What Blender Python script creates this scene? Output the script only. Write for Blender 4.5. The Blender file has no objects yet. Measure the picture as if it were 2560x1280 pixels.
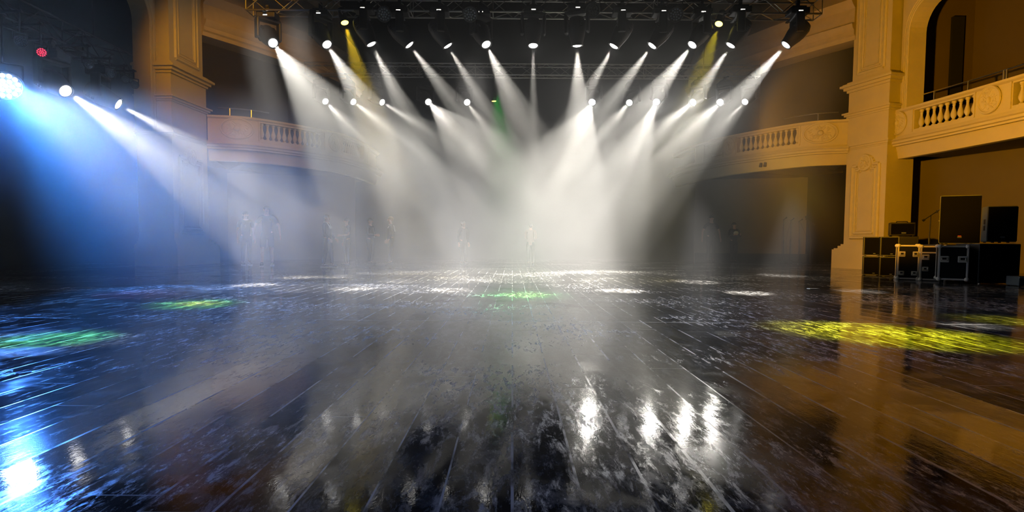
import bpy, bmesh, math, random
from mathutils import Vector, Matrix, Euler

# ------------------------------------------------------------------ camera, world, light set-up
sc = bpy.context.scene
W, H = 2560, 1280
FPX = 1450.0            # focal length in pixels
PITCH = math.radians(3.1)
ROLL = 0.0070
HORIZON = 606.0
CAMH = 0.78
CY = HORIZON + FPX * math.tan(PITCH)
cd = bpy.data.cameras.new('camera'); cam = bpy.data.objects.new('camera', cd)
sc.collection.objects.link(cam); sc.camera = cam
cd.sensor_width = 36; cd.lens = FPX * 36 / W
cd.shift_y = (CY - H / 2) / W
cd.clip_start = 0.05; cd.clip_end = 200
CM = (Matrix.Rotation(math.pi / 2 - PITCH, 4, 'X') @ Matrix.Rotation(ROLL, 4, 'Z'))
cam.matrix_world = Matrix.Translation((0, 0, CAMH)) @ CM
CM3 = CM.to_3x3()

sc.view_settings.view_transform = 'Standard'
sc.view_settings.look = 'None'
sc.view_settings.exposure = 0.0
sc.view_settings.gamma = 1.0
sc.view_settings.use_curve_mapping = False
cy = sc.cycles
cy.max_bounces = 5; cy.diffuse_bounces = 1; cy.glossy_bounces = 2
cy.transmission_bounces = 2; cy.volume_bounces = 0; cy.transparent_max_bounces = 6
cy.caustics_reflective = False; cy.caustics_refractive = False
cy.sample_clamp_indirect = 6.0; cy.sample_clamp_direct = 0.0
cy.volume_step_rate = 4.0; cy.volume_max_steps = 24
cy.use_denoising = True
cy.use_light_tree = True

wd = bpy.data.worlds.new('world'); sc.world = wd; wd.use_nodes = True
wd.node_tree.nodes['Background'].inputs[0].default_value = (0.35, 0.5, 0.6, 1)
wd.node_tree.nodes['Background'].inputs[1].default_value = 0.006

HAZE = 0.036            # scattering per metre
P_FRONT = 5600.0        # beam lamps on the near truss
P_BACK = 3400.0
P_BLUE = 6500.0
P_POOL = 26000.0
P_SPILL = 170.0
P_AMBER = 1600.0

# ------------------------------------------------------------------ helpers
def ray(px, py):
    return (CM3 @ Vector(((px - W / 2) / FPX, (CY - py) / FPX, -1))).normalized()
def at(px, py, Y):
    d = ray(px, py); return Vector((0, 0, CAMH)) + d * (Y / d.y)
def onfloor(px, py):
    d = ray(px, py); return Vector((0, 0, CAMH)) + d * (-CAMH / d.z)
def topx(p):
    q = CM3.transposed() @ (Vector(p) - Vector((0, 0, CAMH)))
    return (W / 2 + FPX * q.x / -q.z, CY - FPX * q.y / -q.z)

def link(o): sc.collection.objects.link(o); return o
def wmat(o):
    m = o.matrix_basis.copy()
    while o.parent: o = o.parent; m = o.matrix_basis @ m
    return m
def tag(o, label, cat, group=None, kind=None):
    if label: o['label'] = label
    if cat: o['category'] = cat
    if group: o['group'] = group
    if kind: o['kind'] = kind
    return o
def thing(name, label, cat, loc, rz=0, group=None):
    o = link(bpy.data.objects.new(name, None)); o.empty_display_size = .2
    o.matrix_basis = Matrix.Translation(loc) @ Matrix.Rotation(rz, 4, 'Z')
    return tag(o, label, cat, group)

class MB:
    def __init__(s): s.bm = bmesh.new()
    def box(s, c, size, m=None, bev=0):
        M = Matrix.Translation(c)
        if m is not None: M = M @ m.to_4x4()
        r = bmesh.ops.create_cube(s.bm, size=1, matrix=M @ Matrix.Diagonal((*size, 1)))
        if bev:
            es = list({e for v in r['verts'] for e in v.link_edges})
            bmesh.ops.bevel(s.bm, geom=es, offset=bev, segments=2, affect='EDGES', profile=.5)
        return s
    def tube(s, p0, p1, r0, r1=None, seg=10, caps=True):
        p0, p1 = Vector(p0), Vector(p1); r1 = r0 if r1 is None else r1
        d = p1 - p0; L = d.length
        q = d.to_track_quat('Z', 'Y').to_matrix().to_4x4()
        bmesh.ops.create_cone(s.bm, cap_ends=caps, segments=seg, radius1=max(r0, 1e-4), radius2=max(r1, 1e-4), depth=L,
                              matrix=Matrix.Translation((p0 + p1) / 2) @ q)
        return s
    def path(s, pts, r, seg=8):
        for a, b in zip(pts[:-1], pts[1:]): s.tube(a, b, r, seg=seg)
        for p in pts[1:-1]: s.ball(p, (r, r, r), 8, 5)
        return s
    def ball(s, c, rad, u=16, v=10, m=None):
        M = Matrix.Translation(c)
        if m is not None: M = M @ m.to_4x4()
        bmesh.ops.create_uvsphere(s.bm, u_segments=u, v_segments=v, radius=1, matrix=M @ Matrix.Diagonal((*rad, 1)))
        return s
    def lathe(s, prof, seg=20, M=None):
        M = M or Matrix.Identity(4)
        rings = []
        for r, z in prof:
            rings.append([s.bm.verts.new(M @ Vector((r * math.cos(2 * math.pi * k / seg), r * math.sin(2 * math.pi * k / seg), z))) for k in range(seg)])
        for a, b in zip(rings[:-1], rings[1:]):
            for k in range(seg):
                s.bm.faces.new((a[k], a[(k + 1) % seg], b[(k + 1) % seg], b[k]))
        for rg, rev in ((rings[0], True), (rings[-1], False)):
            s.bm.faces.new(rg[::-1] if rev else rg)
        return s
    def poly(s, pts, thick):
        """extrude the closed outline pts (Vectors) by vector thick"""
        a = [s.bm.verts.new(Vector(p)) for p in pts]; b = [s.bm.verts.new(Vector(p) + Vector(thick)) for p in pts]
        n = len(pts)
        s.bm.faces.new(a[::-1]); s.bm.faces.new(b)
        for i in range(n): s.bm.faces.new((a[i], a[(i + 1) % n], b[(i + 1) % n], b[i]))
        return s
    def sweep(s, plan, prof, caps=True, closed=True):
        """plan: list of (x, y, nx, ny); prof: closed list of (n, z)"""
        rings = [[s.bm.verts.new((x + nx * n, y + ny * n, z)) for n, z in prof] for x, y, nx, ny in plan]
        k = len(prof)
        for a, b in zip(rings[:-1], rings[1:]):
            for i in range(k if closed else k - 1):
                s.bm.faces.new((a[i], a[(i + 1) % k], b[(i + 1) % k], b[i]))
        if caps and closed:
            s.bm.faces.new(rings[0][::-1]); s.bm.faces.new(rings[-1])
        return s
    def add(s, other, M):
        me = bpy.data.meshes.new('t'); other.bm.to_mesh(me); me.transform(M); s.bm.from_mesh(me); bpy.data.meshes.remove(me); return s
    def mesh(s, name, mat, smooth=False):
        bmesh.ops.recalc_face_normals(s.bm, faces=s.bm.faces[:])
        me = bpy.data.meshes.new(name); s.bm.to_mesh(me); s.bm.free()
        for m_ in (mat if isinstance(mat, (list, tuple)) else [mat]): me.materials.append(m_)
        if smooth:
            for p in me.polygons: p.use_smooth = True
            me.set_sharp_from_angle(angle=math.radians(35))
        return me
    def build(s, name, mat, parent=None, smooth=False):
        if parent is not None:
            bmesh.ops.transform(s.bm, matrix=wmat(parent).inverted(), verts=s.bm.verts[:])
        o = link(bpy.data.objects.new(name, s.mesh(name, mat, smooth)))
        if parent is not None: o.parent = parent
        return o
def put(name, me, parent, M=None):
    o = link(bpy.data.objects.new(name, me)); o.parent = parent
    if M is not None: o.matrix_basis = M
    return o

def struct(o): o['kind'] = 'structure'; return o

def catmull(pts, n=8):
    P = [Vector((p[0], p[1], 0)) for p in pts]
    P = [2 * P[0] - P[1]] + P + [2 * P[-1] - P[-2]]
    out = []
    for i in range(1, len(P) - 2):
        for k in range(n):
            t = k / n
            out.append(.5 * ((2 * P[i]) + (P[i + 1] - P[i - 1]) * t + (2 * P[i - 1] - 5 * P[i] + 4 * P[i + 1] - P[i + 2]) * t * t + (-P[i - 1] + 3 * P[i] - 3 * P[i + 1] + P[i + 2]) * t ** 3))
    out.append(P[-2].copy()); return out
class Curve:
    """a plan line with arc length; side=+1: normal is to the left of travel"""
    def __init__(s, pts, side, n=8, smooth=True):
        s.p = catmull(pts, n) if smooth else [Vector((a[0], a[1], 0)) for a in pts]
        s.L = [0]
        for a, b in zip(s.p[:-1], s.p[1:]): s.L.append(s.L[-1] + (b - a).length)
        s.side = side; s.len = s.L[-1]
    def frame(s, d):
        d = min(max(d, 0), s.len)
        i = 0
        while i < len(s.p) - 2 and s.L[i + 1] < d: i += 1
        a, b = s.p[i], s.p[i + 1]
        u = (d - s.L[i]) / (s.L[i + 1] - s.L[i])
        t0 = (b - a).normalized()
        # smoothed tangent
        ta = (s.p[min(i + 1, len(s.p) - 1)] - s.p[max(i - 1, 0)]).normalized()
        tb = (s.p[min(i + 2, len(s.p) - 1)] - s.p[i]).normalized()
        t = (ta * (1 - u) + tb * u).normalized()
        q = a.lerp(b, u); n = Vector((-t.y, t.x, 0)) * s.side
        return q, t, n
    def plan(s, d0, d1, step=.25):
        k = max(1, int(math.ceil((d1 - d0) / step)))
        out = []
        for i in range(k + 1):
            q, t, n = s.frame(d0 + (d1 - d0) * i / k); out.append((q.x, q.y, n.x, n.y))
        return out
    def at_px(s, px, z):
        best = None
        for i in range(401):
            d = s.len * i / 400; q, t, n = s.frame(d)
            if q.y < 1: continue
            e = abs(topx((q.x, q.y, z))[0] - px)
            if best is None or e < best[0]: best = (e, d)
        return best[1]

# ------------------------------------------------------------------ materials
def mat(name, col, rough=.6, metal=0, spec=.5, emit=None, estr=0, bump=None, var=None, coat=0):
    m = bpy.data.materials.new(name); m.use_nodes = True
    nt = m.node_tree; b = nt.nodes['Principled BSDF']
    b.inputs['Base Color'].default_value = (*col, 1); b.inputs['Roughness'].default_value = rough
    b.inputs['Metallic'].default_value = metal; b.inputs['Specular IOR Level'].default_value = spec
    b.inputs['Coat Weight'].default_value = coat
    if emit: b.inputs['Emission Color'].default_value = (*emit, 1); b.inputs['Emission Strength'].default_value = estr
    tc = nt.nodes.new('ShaderNodeTexCoord')
    n = nt.nodes.new('ShaderNodeTexNoise'); n.inputs['Scale'].default_value = var[0] if var else 6
    n.inputs['Detail'].default_value = 4; nt.links.new(tc.outputs['Object'], n.inputs['Vector'])
    mx = nt.nodes.new('ShaderNodeMix'); mx.data_type = 'RGBA'
    a = var[1] if var else .12
    mx.inputs['A'].default_value = (*[c * (1 - a) for c in col], 1); mx.inputs['B'].default_value = (*[min(1, c * (1 + a)) for c in col], 1)
    nt.links.new(n.outputs['Fac'], mx.inputs['Factor']); nt.links.new(mx.outputs['Result'], b.inputs['Base Color'])
    if bump:
        n2 = nt.nodes.new('ShaderNodeTexNoise'); n2.inputs['Scale'].default_value = bump[0]; n2.inputs['Detail'].default_value = 5
        bp = nt.nodes.new('ShaderNodeBump'); bp.inputs['Strength'].default_value = bump[1]; bp.inputs['Distance'].default_value = .01
        nt.links.new(tc.outputs['Object'], n2.inputs['Vector']); nt.links.new(n2.outputs['Fac'], bp.inputs['Height'])
        nt.links.new(bp.outputs['Normal'], b.inputs['Normal'])
    return m
def lamp_mat(name, col, strength):
    m = bpy.data.materials.new(name); m.use_nodes = True; nt = m.node_tree
    b = nt.nodes['Principled BSDF']; b.inputs['Base Color'].default_value = (.05, .05, .05, 1)
    b.inputs['Emission Color'].default_value = (*col, 1)
    # a lens has a hot centre and a slightly darker rim groove
    b.inputs['Emission Strength'].default_value = strength
    return m
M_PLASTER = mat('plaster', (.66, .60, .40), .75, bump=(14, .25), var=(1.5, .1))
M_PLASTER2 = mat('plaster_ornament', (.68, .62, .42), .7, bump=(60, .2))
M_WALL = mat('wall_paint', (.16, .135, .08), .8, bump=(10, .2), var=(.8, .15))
M_WALLDIM = mat('gallery_paint_dimmed', (.13, .10, .06), .8, bump=(10, .2), var=(.8, .15))  # wall paint darkened to carry the dim light of the gallery
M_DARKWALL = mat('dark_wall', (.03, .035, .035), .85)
M_CURTAIN = mat('black_drape', (.012, .013, .013), .9)
M_CEIL = mat('ceiling_plaster', (.5, .43, .32), .8)
M_BLACK = mat('black_plastic', (.012, .012, .012), .45, bump=(80, .15))
M_BLACKMATT = mat('black_matt', (.008, .008, .009), .7)
M_TRUSS = mat('truss_aluminium', (.45, .45, .42), .35, metal=1)
M_TRUSSBLACK = mat('truss_black', (.02, .02, .02), .5, metal=0)
M_CHROME = mat('steel', (.6, .6, .6), .3, metal=1)
M_ALU = mat('case_aluminium', (.80, .77, .70), .42, metal=.1, bump=(40, .1))
M_LAMIN = mat('case_laminate', (.007, .008, .009), .6, spec=.2, bump=(120, .3))
M_GRILLE = mat('speaker_grille', (.004, .004, .005), .9, spec=.08, bump=(260, .5))
M_CABSIDE = mat('cabinet_side', (.12, .14, .14), .5, bump=(150, .4))
M_CABLE = mat('cable_rubber', (.01, .01, .01), .6)
M_HOUSING = mat('lamp_housing', (.005, .005, .006), .55)
M_LENSW = lamp_mat('lens_lit_white', (1, .97, .93), 9)
M_LENSW2 = lamp_mat('lens_lit_white_hot', (1, .98, .95), 190)
M_LENSY = lamp_mat('lens_lit_yellow', (1, .85, .12), 7)
M_LEDBLUE = lamp_mat('led_lit_blue_white', (.42, .62, 1), 130)
M_LEDRED = lamp_mat('led_lit_red', (1, .05, .12), 1.2)
M_LEDGREY = mat('led_unlit_faint_glow', (.16, .18, .2), .2, emit=(.3, .4, .5), estr=.01)  # unlit LEDs, given a faint glow of their own
M_GLINT = lamp_mat('reflected_glint', (1, .95, .85), 2.5)  # self-lit stand-in for light reflected on the lamp bases
M_SKIN = mat('skin', (.62, .38, .28), .55)
M_HAIR = mat('dark_hair', (.02, .014, .01), .6, bump=(90, .5))
M_HAIRBL = mat('blond_hair', (.42, .28, .12), .6, bump=(90, .5))
M_CLOTH = mat('black_cloth', (.018, .018, .022), .85, bump=(30, .3))
M_CLOTH2 = mat('dark_blue_cloth', (.02, .028, .05), .85, bump=(30, .3))
M_CLOTHPINK = mat('pale_pink_cloth', (.38, .26, .22), .85, bump=(30, .3))
M_WHITE = mat('white_cloth', (.8, .8, .78), .8)
M_SHOE = mat('white_rubber', (.6, .6, .58), .6)
M_EYE = mat('eye', (.03, .02, .02), .2)
M_TAPE = mat('white_tape', (.8, .8, .76), .5)
M_REDLOGO = mat('red_badge', (.6, .05, .03), .5)

def floor_material():
    m = bpy.data.materials.new('black_painted_boards'); m.use_nodes = True; nt = m.node_tree; N = nt.nodes; Lk = nt.links
    b = N['Principled BSDF']
    tc = N.new('ShaderNodeTexCoord'); sep = N.new('ShaderNodeSeparateXYZ'); Lk.new(tc.outputs['Object'], sep.inputs[0])
    def mth(op, a, bb=None, c=None, clamp=False):
        n = N.new('ShaderNodeMath'); n.operation = op; n.use_clamp = clamp
        for i, v in enumerate((a, bb, c)):
            if v is None: continue
            if isinstance(v, (int, float)): n.inputs[i].default_value = v
            else: Lk.new(v, n.inputs[i])
        return n.outputs[0]
    def noise(scale, detail=4, rough=.55, vec=None, stretch=(1, 1, 1), dist=0):
        mp = N.new('ShaderNodeMapping'); mp.inputs['Scale'].default_value = stretch
        Lk.new(vec or tc.outputs['Object'], mp.inputs['Vector'])
        n = N.new('ShaderNodeTexNoise'); n.inputs['Scale'].default_value = scale; n.inputs['Detail'].default_value = detail
        n.inputs['Roughness'].default_value = rough; n.inputs['Distortion'].default_value = dist
        Lk.new(mp.outputs[0], n.inputs['Vector']); return n.outputs['Fac']
    def ramp(f, a, bb):
        n = N.new('ShaderNodeMapRange'); n.interpolation_type = 'SMOOTHSTEP'
        n.inputs['From Min'].default_value = a; n.inputs['From Max'].default_value = bb
        Lk.new(f, n.inputs['Value']); return n.outputs[0]
    PW = .215
    X, Y = sep.outputs[0], sep.outputs[1]
    # slight wobble of the seams
    wob = mth('MULTIPLY', mth('SUBTRACT', noise(.8, 2), .5), .012)
    u = mth('DIVIDE', mth('ADD', mth('ADD', X, wob), -.005), PW)
    cell = mth('FLOOR', u); fr = mth('FRACT', u)
    edge = mth('MULTIPLY', mth('MINIMUM', fr, mth('SUBTRACT', 1, fr)), PW)        # metres to the seam
    wn = N.new('ShaderNodeTexWhiteNoise'); wn.noise_dimensions = '1D'; Lk.new(cell, wn.inputs['W'])
    # board ends: boards are 3.6 m long with a random start, and one seam right across the hall
    v = mth('DIVIDE', mth('ADD', Y, mth('MULTIPLY', wn.outputs['Value'], 3.6)), 3.6)
    vf = mth('FRACT', v); endd = mth('MULTIPLY', mth('MINIMUM', vf, mth('SUBTRACT', 1, vf)), 3.6)
    cross = mth('ABSOLUTE', mth('SUBTRACT', Y, 5.72))
    wn2 = N.new('ShaderNodeTexWhiteNoise'); wn2.noise_dimensions = '2D'
    cmb = N.new('ShaderNodeCombineXYZ'); Lk.new(cell, cmb.inputs[0]); Lk.new(mth('FLOOR', v), cmb.inputs[1]); Lk.new(cmb.outputs[0], wn2.inputs['Vector'])
    brk = ramp(noise(2.2, 4, .65), .38, .56)
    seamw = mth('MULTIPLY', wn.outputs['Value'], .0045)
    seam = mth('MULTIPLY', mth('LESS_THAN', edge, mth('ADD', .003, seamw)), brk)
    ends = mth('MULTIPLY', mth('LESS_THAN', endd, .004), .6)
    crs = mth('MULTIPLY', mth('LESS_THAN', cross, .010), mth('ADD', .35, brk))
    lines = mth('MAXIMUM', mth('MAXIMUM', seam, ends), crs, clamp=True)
    # worn, scuffed paint: elongated scratches + blotches
    scr = ramp(noise(20, 8, .8, stretch=(1, .25, 1), dist=.4), .47, .63)
    blot = ramp(noise(5.5, 10, .78, stretch=(1, .6, 1), dist=.2), .47, .62)
    fine = ramp(noise(38, 6, .7, stretch=(1, .5, 1)), .55, .68)
    big = ramp(noise(.55, 3), .42, .6)
    wear = mth('MULTIPLY', mth('MAXIMUM', scr, mth('MULTIPLY', blot, mth('ADD', .35, fine))), mth('ADD', .35, big), clamp=True)
    speck = ramp(noise(120, 2, .5), .70, .76)
    wear = mth('MAXIMUM', wear, mth('MULTIPLY', speck, .7), clamp=True)
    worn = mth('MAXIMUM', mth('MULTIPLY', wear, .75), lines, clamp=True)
    # colour: black paint, dusty grey where worn; pale seams also paint caught light
    mx = N.new('ShaderNodeMix'); mx.data_type = 'RGBA'
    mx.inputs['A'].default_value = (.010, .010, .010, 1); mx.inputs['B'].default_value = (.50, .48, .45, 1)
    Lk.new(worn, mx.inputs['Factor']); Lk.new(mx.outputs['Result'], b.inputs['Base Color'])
    # gloss: pooled gloss paint with rougher blotches, board by board
    r0 = mth('ADD', .045, mth('MULTIPLY', wn2.outputs['Value'], .05))
    r1 = mth('ADD', r0, mth('MULTIPLY', ramp(noise(1.6, 7, .6, dist=.5), .5, .62), .09))
    r2 = mth('MAXIMUM', r1, mth('MULTIPLY', wear, .33), clamp=True)
    Lk.new(mth('MAXIMUM', r2, mth('MULTIPLY', lines, .24)), b.inputs['Roughness'])
    Lk.new(mth('ADD', .28, mth('MULTIPLY', worn, .95)), b.inputs['Specular IOR Level'])
    # bump: paint ripples, board cupping, seam grooves
    h = mth('ADD', mth('MULTIPLY', noise(9, 5, .6, stretch=(1, .35, 1)), .0009), mth('MULTIPLY', noise(70, 3, .6), .00012))
    cup = mth('MULTIPLY', mth('MULTIPLY', mth('SUBTRACT', fr, .5), mth('SUBTRACT', fr, .5)), .0016)
    tilt = mth('MULTIPLY', mth('MULTIPLY', mth('SUBTRACT', wn2.outputs['Value'], .5), fr), .0016)
    h = mth('ADD', mth('ADD', h, cup), tilt)
    bp = N.new('ShaderNodeBump'); bp.inputs['Strength'].default_value = 1.0; bp.inputs['Distance'].default_value = 1.0
    Lk.new(h, bp.inputs['Height']); Lk.new(bp.outputs['Normal'], b.inputs['Normal'])
    return m
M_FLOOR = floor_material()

# ------------------------------------------------------------------ room shell
def slab(name, x0, x1, y0, y1, z0, z1, m):
    o = MB().box(((x0 + x1) / 2, (y0 + y1) / 2, (z0 + z1) / 2), (x1 - x0, y1 - y0, z1 - z0)).build(name, m)
    return struct(o)
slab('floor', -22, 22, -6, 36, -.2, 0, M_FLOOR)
slab('wall_back', -22, 22, 27.6, 27.9, 0, 13, M_CURTAIN)
slab('wall_front', -22, 22, -6.3, -6, 0, 13, M_CURTAIN)
slab('wall_left', -22.3, -22, -6, 33, 0, 13, M_DARKWALL)
slab('wall_right', 22, 22.3, -6, 33, 0, 13, M_WALL)
slab('ceiling', -22, 22, -6, 33, 13, 13.3, M_CURTAIN)

# balcony profile heights
ZT, ZB, ZC, ZF = 4.94, 4.08, 3.82, 3.46       # top of rail, foot of parapet, underside of cornice, underside of fascia

# curves of the balcony fronts, travelling away from the columns
CL = Curve([(-10.15, 19.5), (-8.72, 20.0), (-7.0, 22.1), (-6.55, 23.3), (-6.3, 26), (-6.5, 32)], side=-1)
CR = Curve([(11.14, 19.5), (9.95, 20.05), (8.6, 22.1), (8.15, 23.2), (7.6, 26), (7.6, 32)], side=1)
CN = Curve([(11.84, 18.35), (12.12, 16.6), (12.28, 15.2), (12.40, 13.8), (12.46, 12.2), (12.48, 10.0)], side=-1)
# make sure the normals point to the middle of the hall
for c in (CL, CR, CN):
    q, t, n = c.frame(c.len * .5)
    if n.dot(Vector((.5, 17, 0)) - q) < 0: c.side *= -1

def baluster_mesh():
    prof = [(.062, 0), (.062, .04), (.048, .05), (.034, .075), (.05, .10), (.074, .15), (.078, .20), (.060, .27), (.036, .35), (.030, .41), (.040, .43), (.040, .45), (.032, .46), (.050, .49), (.058, .50), (.058, .54)]
    return MB().lathe(prof, 12).mesh('baluster', M_PLASTER2, True)
ME_BAL = baluster_mesh()

def frame_matrix(q, t, n, z):
    """local x along the wall, y up, z out of it"""
    m = Matrix((t, Vector((0, 0, 1)), n)).transposed().to_4x4(); m.translation = Vector((q.x, q.y, z)); return m

def medallion(parent, q, t, n, z, rx, rz, name='medallion', off=.02, seed=1, C=None, dC=0):
    R = random.Random(seed); mb = MB()
    F0 = frame_matrix(q + n * off, t, n, z)
    class Wrap:
        def __matmul__(s_, v):
            if C is None: return F0 @ v
            qq, tt_, nn = C.frame(dC + v.x); return qq + nn * (off + v.z) + Vector((0, 0, z + v.y))
        def to_3x3(s_): return F0.to_3x3()
    F = Wrap()
    def ring(k, r, dep):
        N_ = 40; pts = [F @ Vector((rx * k * math.cos(a), rz * k * math.sin(a), dep)) for a in [2 * math.pi * i / N_ for i in range(N_)]]
        for a, b in zip(pts, pts[1:] + pts[:1]): mb.tube(a, b, r, seg=6, caps=False)
    ring(1, .034, .01); ring(.88, .014, .005)
    # raised disc
    N_ = 36; mb.poly([F @ Vector((rx * .86 * math.cos(2 * math.pi * i / N_), rz * .86 * math.sin(2 * math.pi * i / N_), -.02)) for i in range(N_)], n * .03)
    # leaf scrolls around a shield
    for i in range(46):
        a = R.random() * 6.283; k = .25 + .5 * R.random() ** .7
        c = F @ Vector((rx * k * math.cos(a), rz * k * math.sin(a), .012))
        ln = .12 * rz / .4 + .03
        d = F.to_3x3() @ Vector((math.cos(a + R.uniform(-1.4, 1.4)), math.sin(a + R.uniform(-1.4, 1.4)), 0))
        mb.ball(c, (.018, .018, ln * .5), 6, 5, d.to_track_quat('Z', 'Y').to_matrix())
    mb.ball(F @ Vector((0, 0, .015)), (rx * .2, rx * .2, rz * .28), 10, 8)
    return mb.build(name, M_PLASTER2, parent, True)

def balcony(label, C, d_end, solids, meds, bal, loc, rail):
    """solids: (d0,d1) parapet piers; bal: (d0,d1,n) baluster runs"""
    t = thing('balcony', label, 'balcony', loc)
    # slab, cornice and fascia
    mb = MB()
    prof = [(-.34, ZB + .02), (.10, ZB + .02), (.12, ZB - .03), (.22, ZB - .05), (.24, ZB - .10), (.19, ZB - .13), (.17, ZC + .07), (.11, ZC + .05), (.10, ZC), (-.02, ZC), (-.06, ZC - .08), (-.12, ZF + .08), (-.14, ZF), (-.34, ZF)]
    mb.sweep(C.plan(0, d_end, .3), prof).build('cornice', M_PLASTER, t, True)
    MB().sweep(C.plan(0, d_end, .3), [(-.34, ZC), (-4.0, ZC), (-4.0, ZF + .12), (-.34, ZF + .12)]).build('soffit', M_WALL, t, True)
    MB().sweep(C.plan(0, d_end, .3), [(-.02, ZT - .14), (-.02, ZT - .10), (.05, ZT - .06), (.05, ZT), (-.36, ZT), (-.36, ZT - .14)]).build('top_rail', M_PLASTER, t, True)
    MB().sweep(C.plan(0, d_end, .3), [(0, ZB), (0, ZB + .16), (-.30, ZB + .16), (-.30, ZB)]).build('plinth', M_PLASTER, t, True)
    for a, b in solids:
        mb = MB(); mb.sweep(C.plan(a, b, .2), [(0, ZB + .16), (0, ZT - .14), (-.30, ZT - .14), (-.30, ZB + .16)])
        for e in (a, b):     # narrow raised strips framing the pier
            if .05 < e < d_end - .05:
                q, tt, n = C.frame(e + (.05 if e == a else -.05)); F = frame_matrix(q, tt, n, (ZB + ZT) / 2)
                mb.box(F.translation + n * .008, (.04, .035, ZT - ZB - .2), Matrix((tt, n, Vector((0, 0, 1)))).transposed())
        mb.build('parapet_pier', M_PLASTER, t)
    for i, (d, rx, rz) in enumerate(meds):
        q, tt, n = C.frame(d); medallion(t, q, tt, n, (ZB + ZT) / 2 + .02, rx, rz, seed=i + 3, C=C, dC=d)
    inv = wmat(t).inverted()
    for a, b, k in bal:
        for i in range(k):
            q, tt, n = C.frame(a + (b - a) * (i + .5) / k); p = q - n * .15
            put('baluster', ME_BAL, t, inv @ Matrix.Translation((p.x, p.y, ZB + .16)) @ Matrix.Diagonal((1, 1, (ZT - .14 - ZB - .16) / .54, 1)))
    if rail:
        mb = MB(); r0, r1, posts, hh = rail
        pl = C.plan(r0, r1, .4); back = -.55
        pts = [Vector((x + nx * back, y + ny * back, ZT + hh)) for x, y, nx, ny in pl]
        mb.path(pts, .02)
        rl = mb.build('handrail', M_CHROME, t, True)
        MB().path([p - Vector((0, 0, .25)) for p in pts], .012).build('lower_rail', M_CHROME, t, True)
        for d in posts:
            q, tt, n = C.frame(d); p = q + n * back
            MB().tube((p.x, p.y, ZC), (p.x, p.y, ZT + hh), .025).build('post', M_CHROME, rl, True)
    return t

def px_d(C, px): return C.at_px(px, 4.5)
# left far balcony
a0, a1, a2, a3, a4 = [px_d(CL, p) for p in (650, 809, 857, 908, 921)]
LM = (px_d(CL, 558) + px_d(CL, 629)) / 2
balcony('curved cream balcony between the left column and the stage, half lost in haze', CL, CL.len,
        [(0, a0), (a1, a2), (a3, a4)] , [(LM, .50, .33), ((a1 + a2) / 2, .28, .30)], [(a0, a1, 12), (a2, a3, 11), (a4, a4 + 2.2, 12)], (-10.15, 19.5, 0),
        (.2, 2.2, [.55, 1.5], .36))
b0, b1, b2, b3 = [px_d(CR, p) for p in (1996, 1841, 1806, 1762)]
RM = px_d(CR, 2052)
balcony('curved amber-lit balcony between the right column and the stage', CR, CR.len,
        [(0, b0), (b1, b2), (b3, b3 + .8)], [(RM, .50, .33), ((b1 + b2) / 2, .28, .30)], [(b0, b1, 12), (b2, b3, 12)], (11.14, 19.5, 0),
        (.2, 2.4, [.95], .36))
c0, c1, c2, c3, c4 = [px_d(CN, p) for p in (2286, 2432, 2452, 2500, 2533)]
NM1, NM2 = px_d(CN, 2245), px_d(CN, 2475)
balcony('straight amber-lit balcony above the speakers and flight cases', CN, CN.len,
        [(0, c0), (c1, c4)], [(NM1, .31, .33), (NM2, .31, .33)], [(c0, c1, 9), (c4, c4 + 1.7, 9)], (11.84, 18.35, 0),
        (.5, CN.len, [px_d(CN, 2292), px_d(CN, 2374), px_d(CN, 2458), px_d(CN, 2466)], .42))
# the last solid part of the near balcony continues off frame
e = c4 + 1.7

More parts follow.
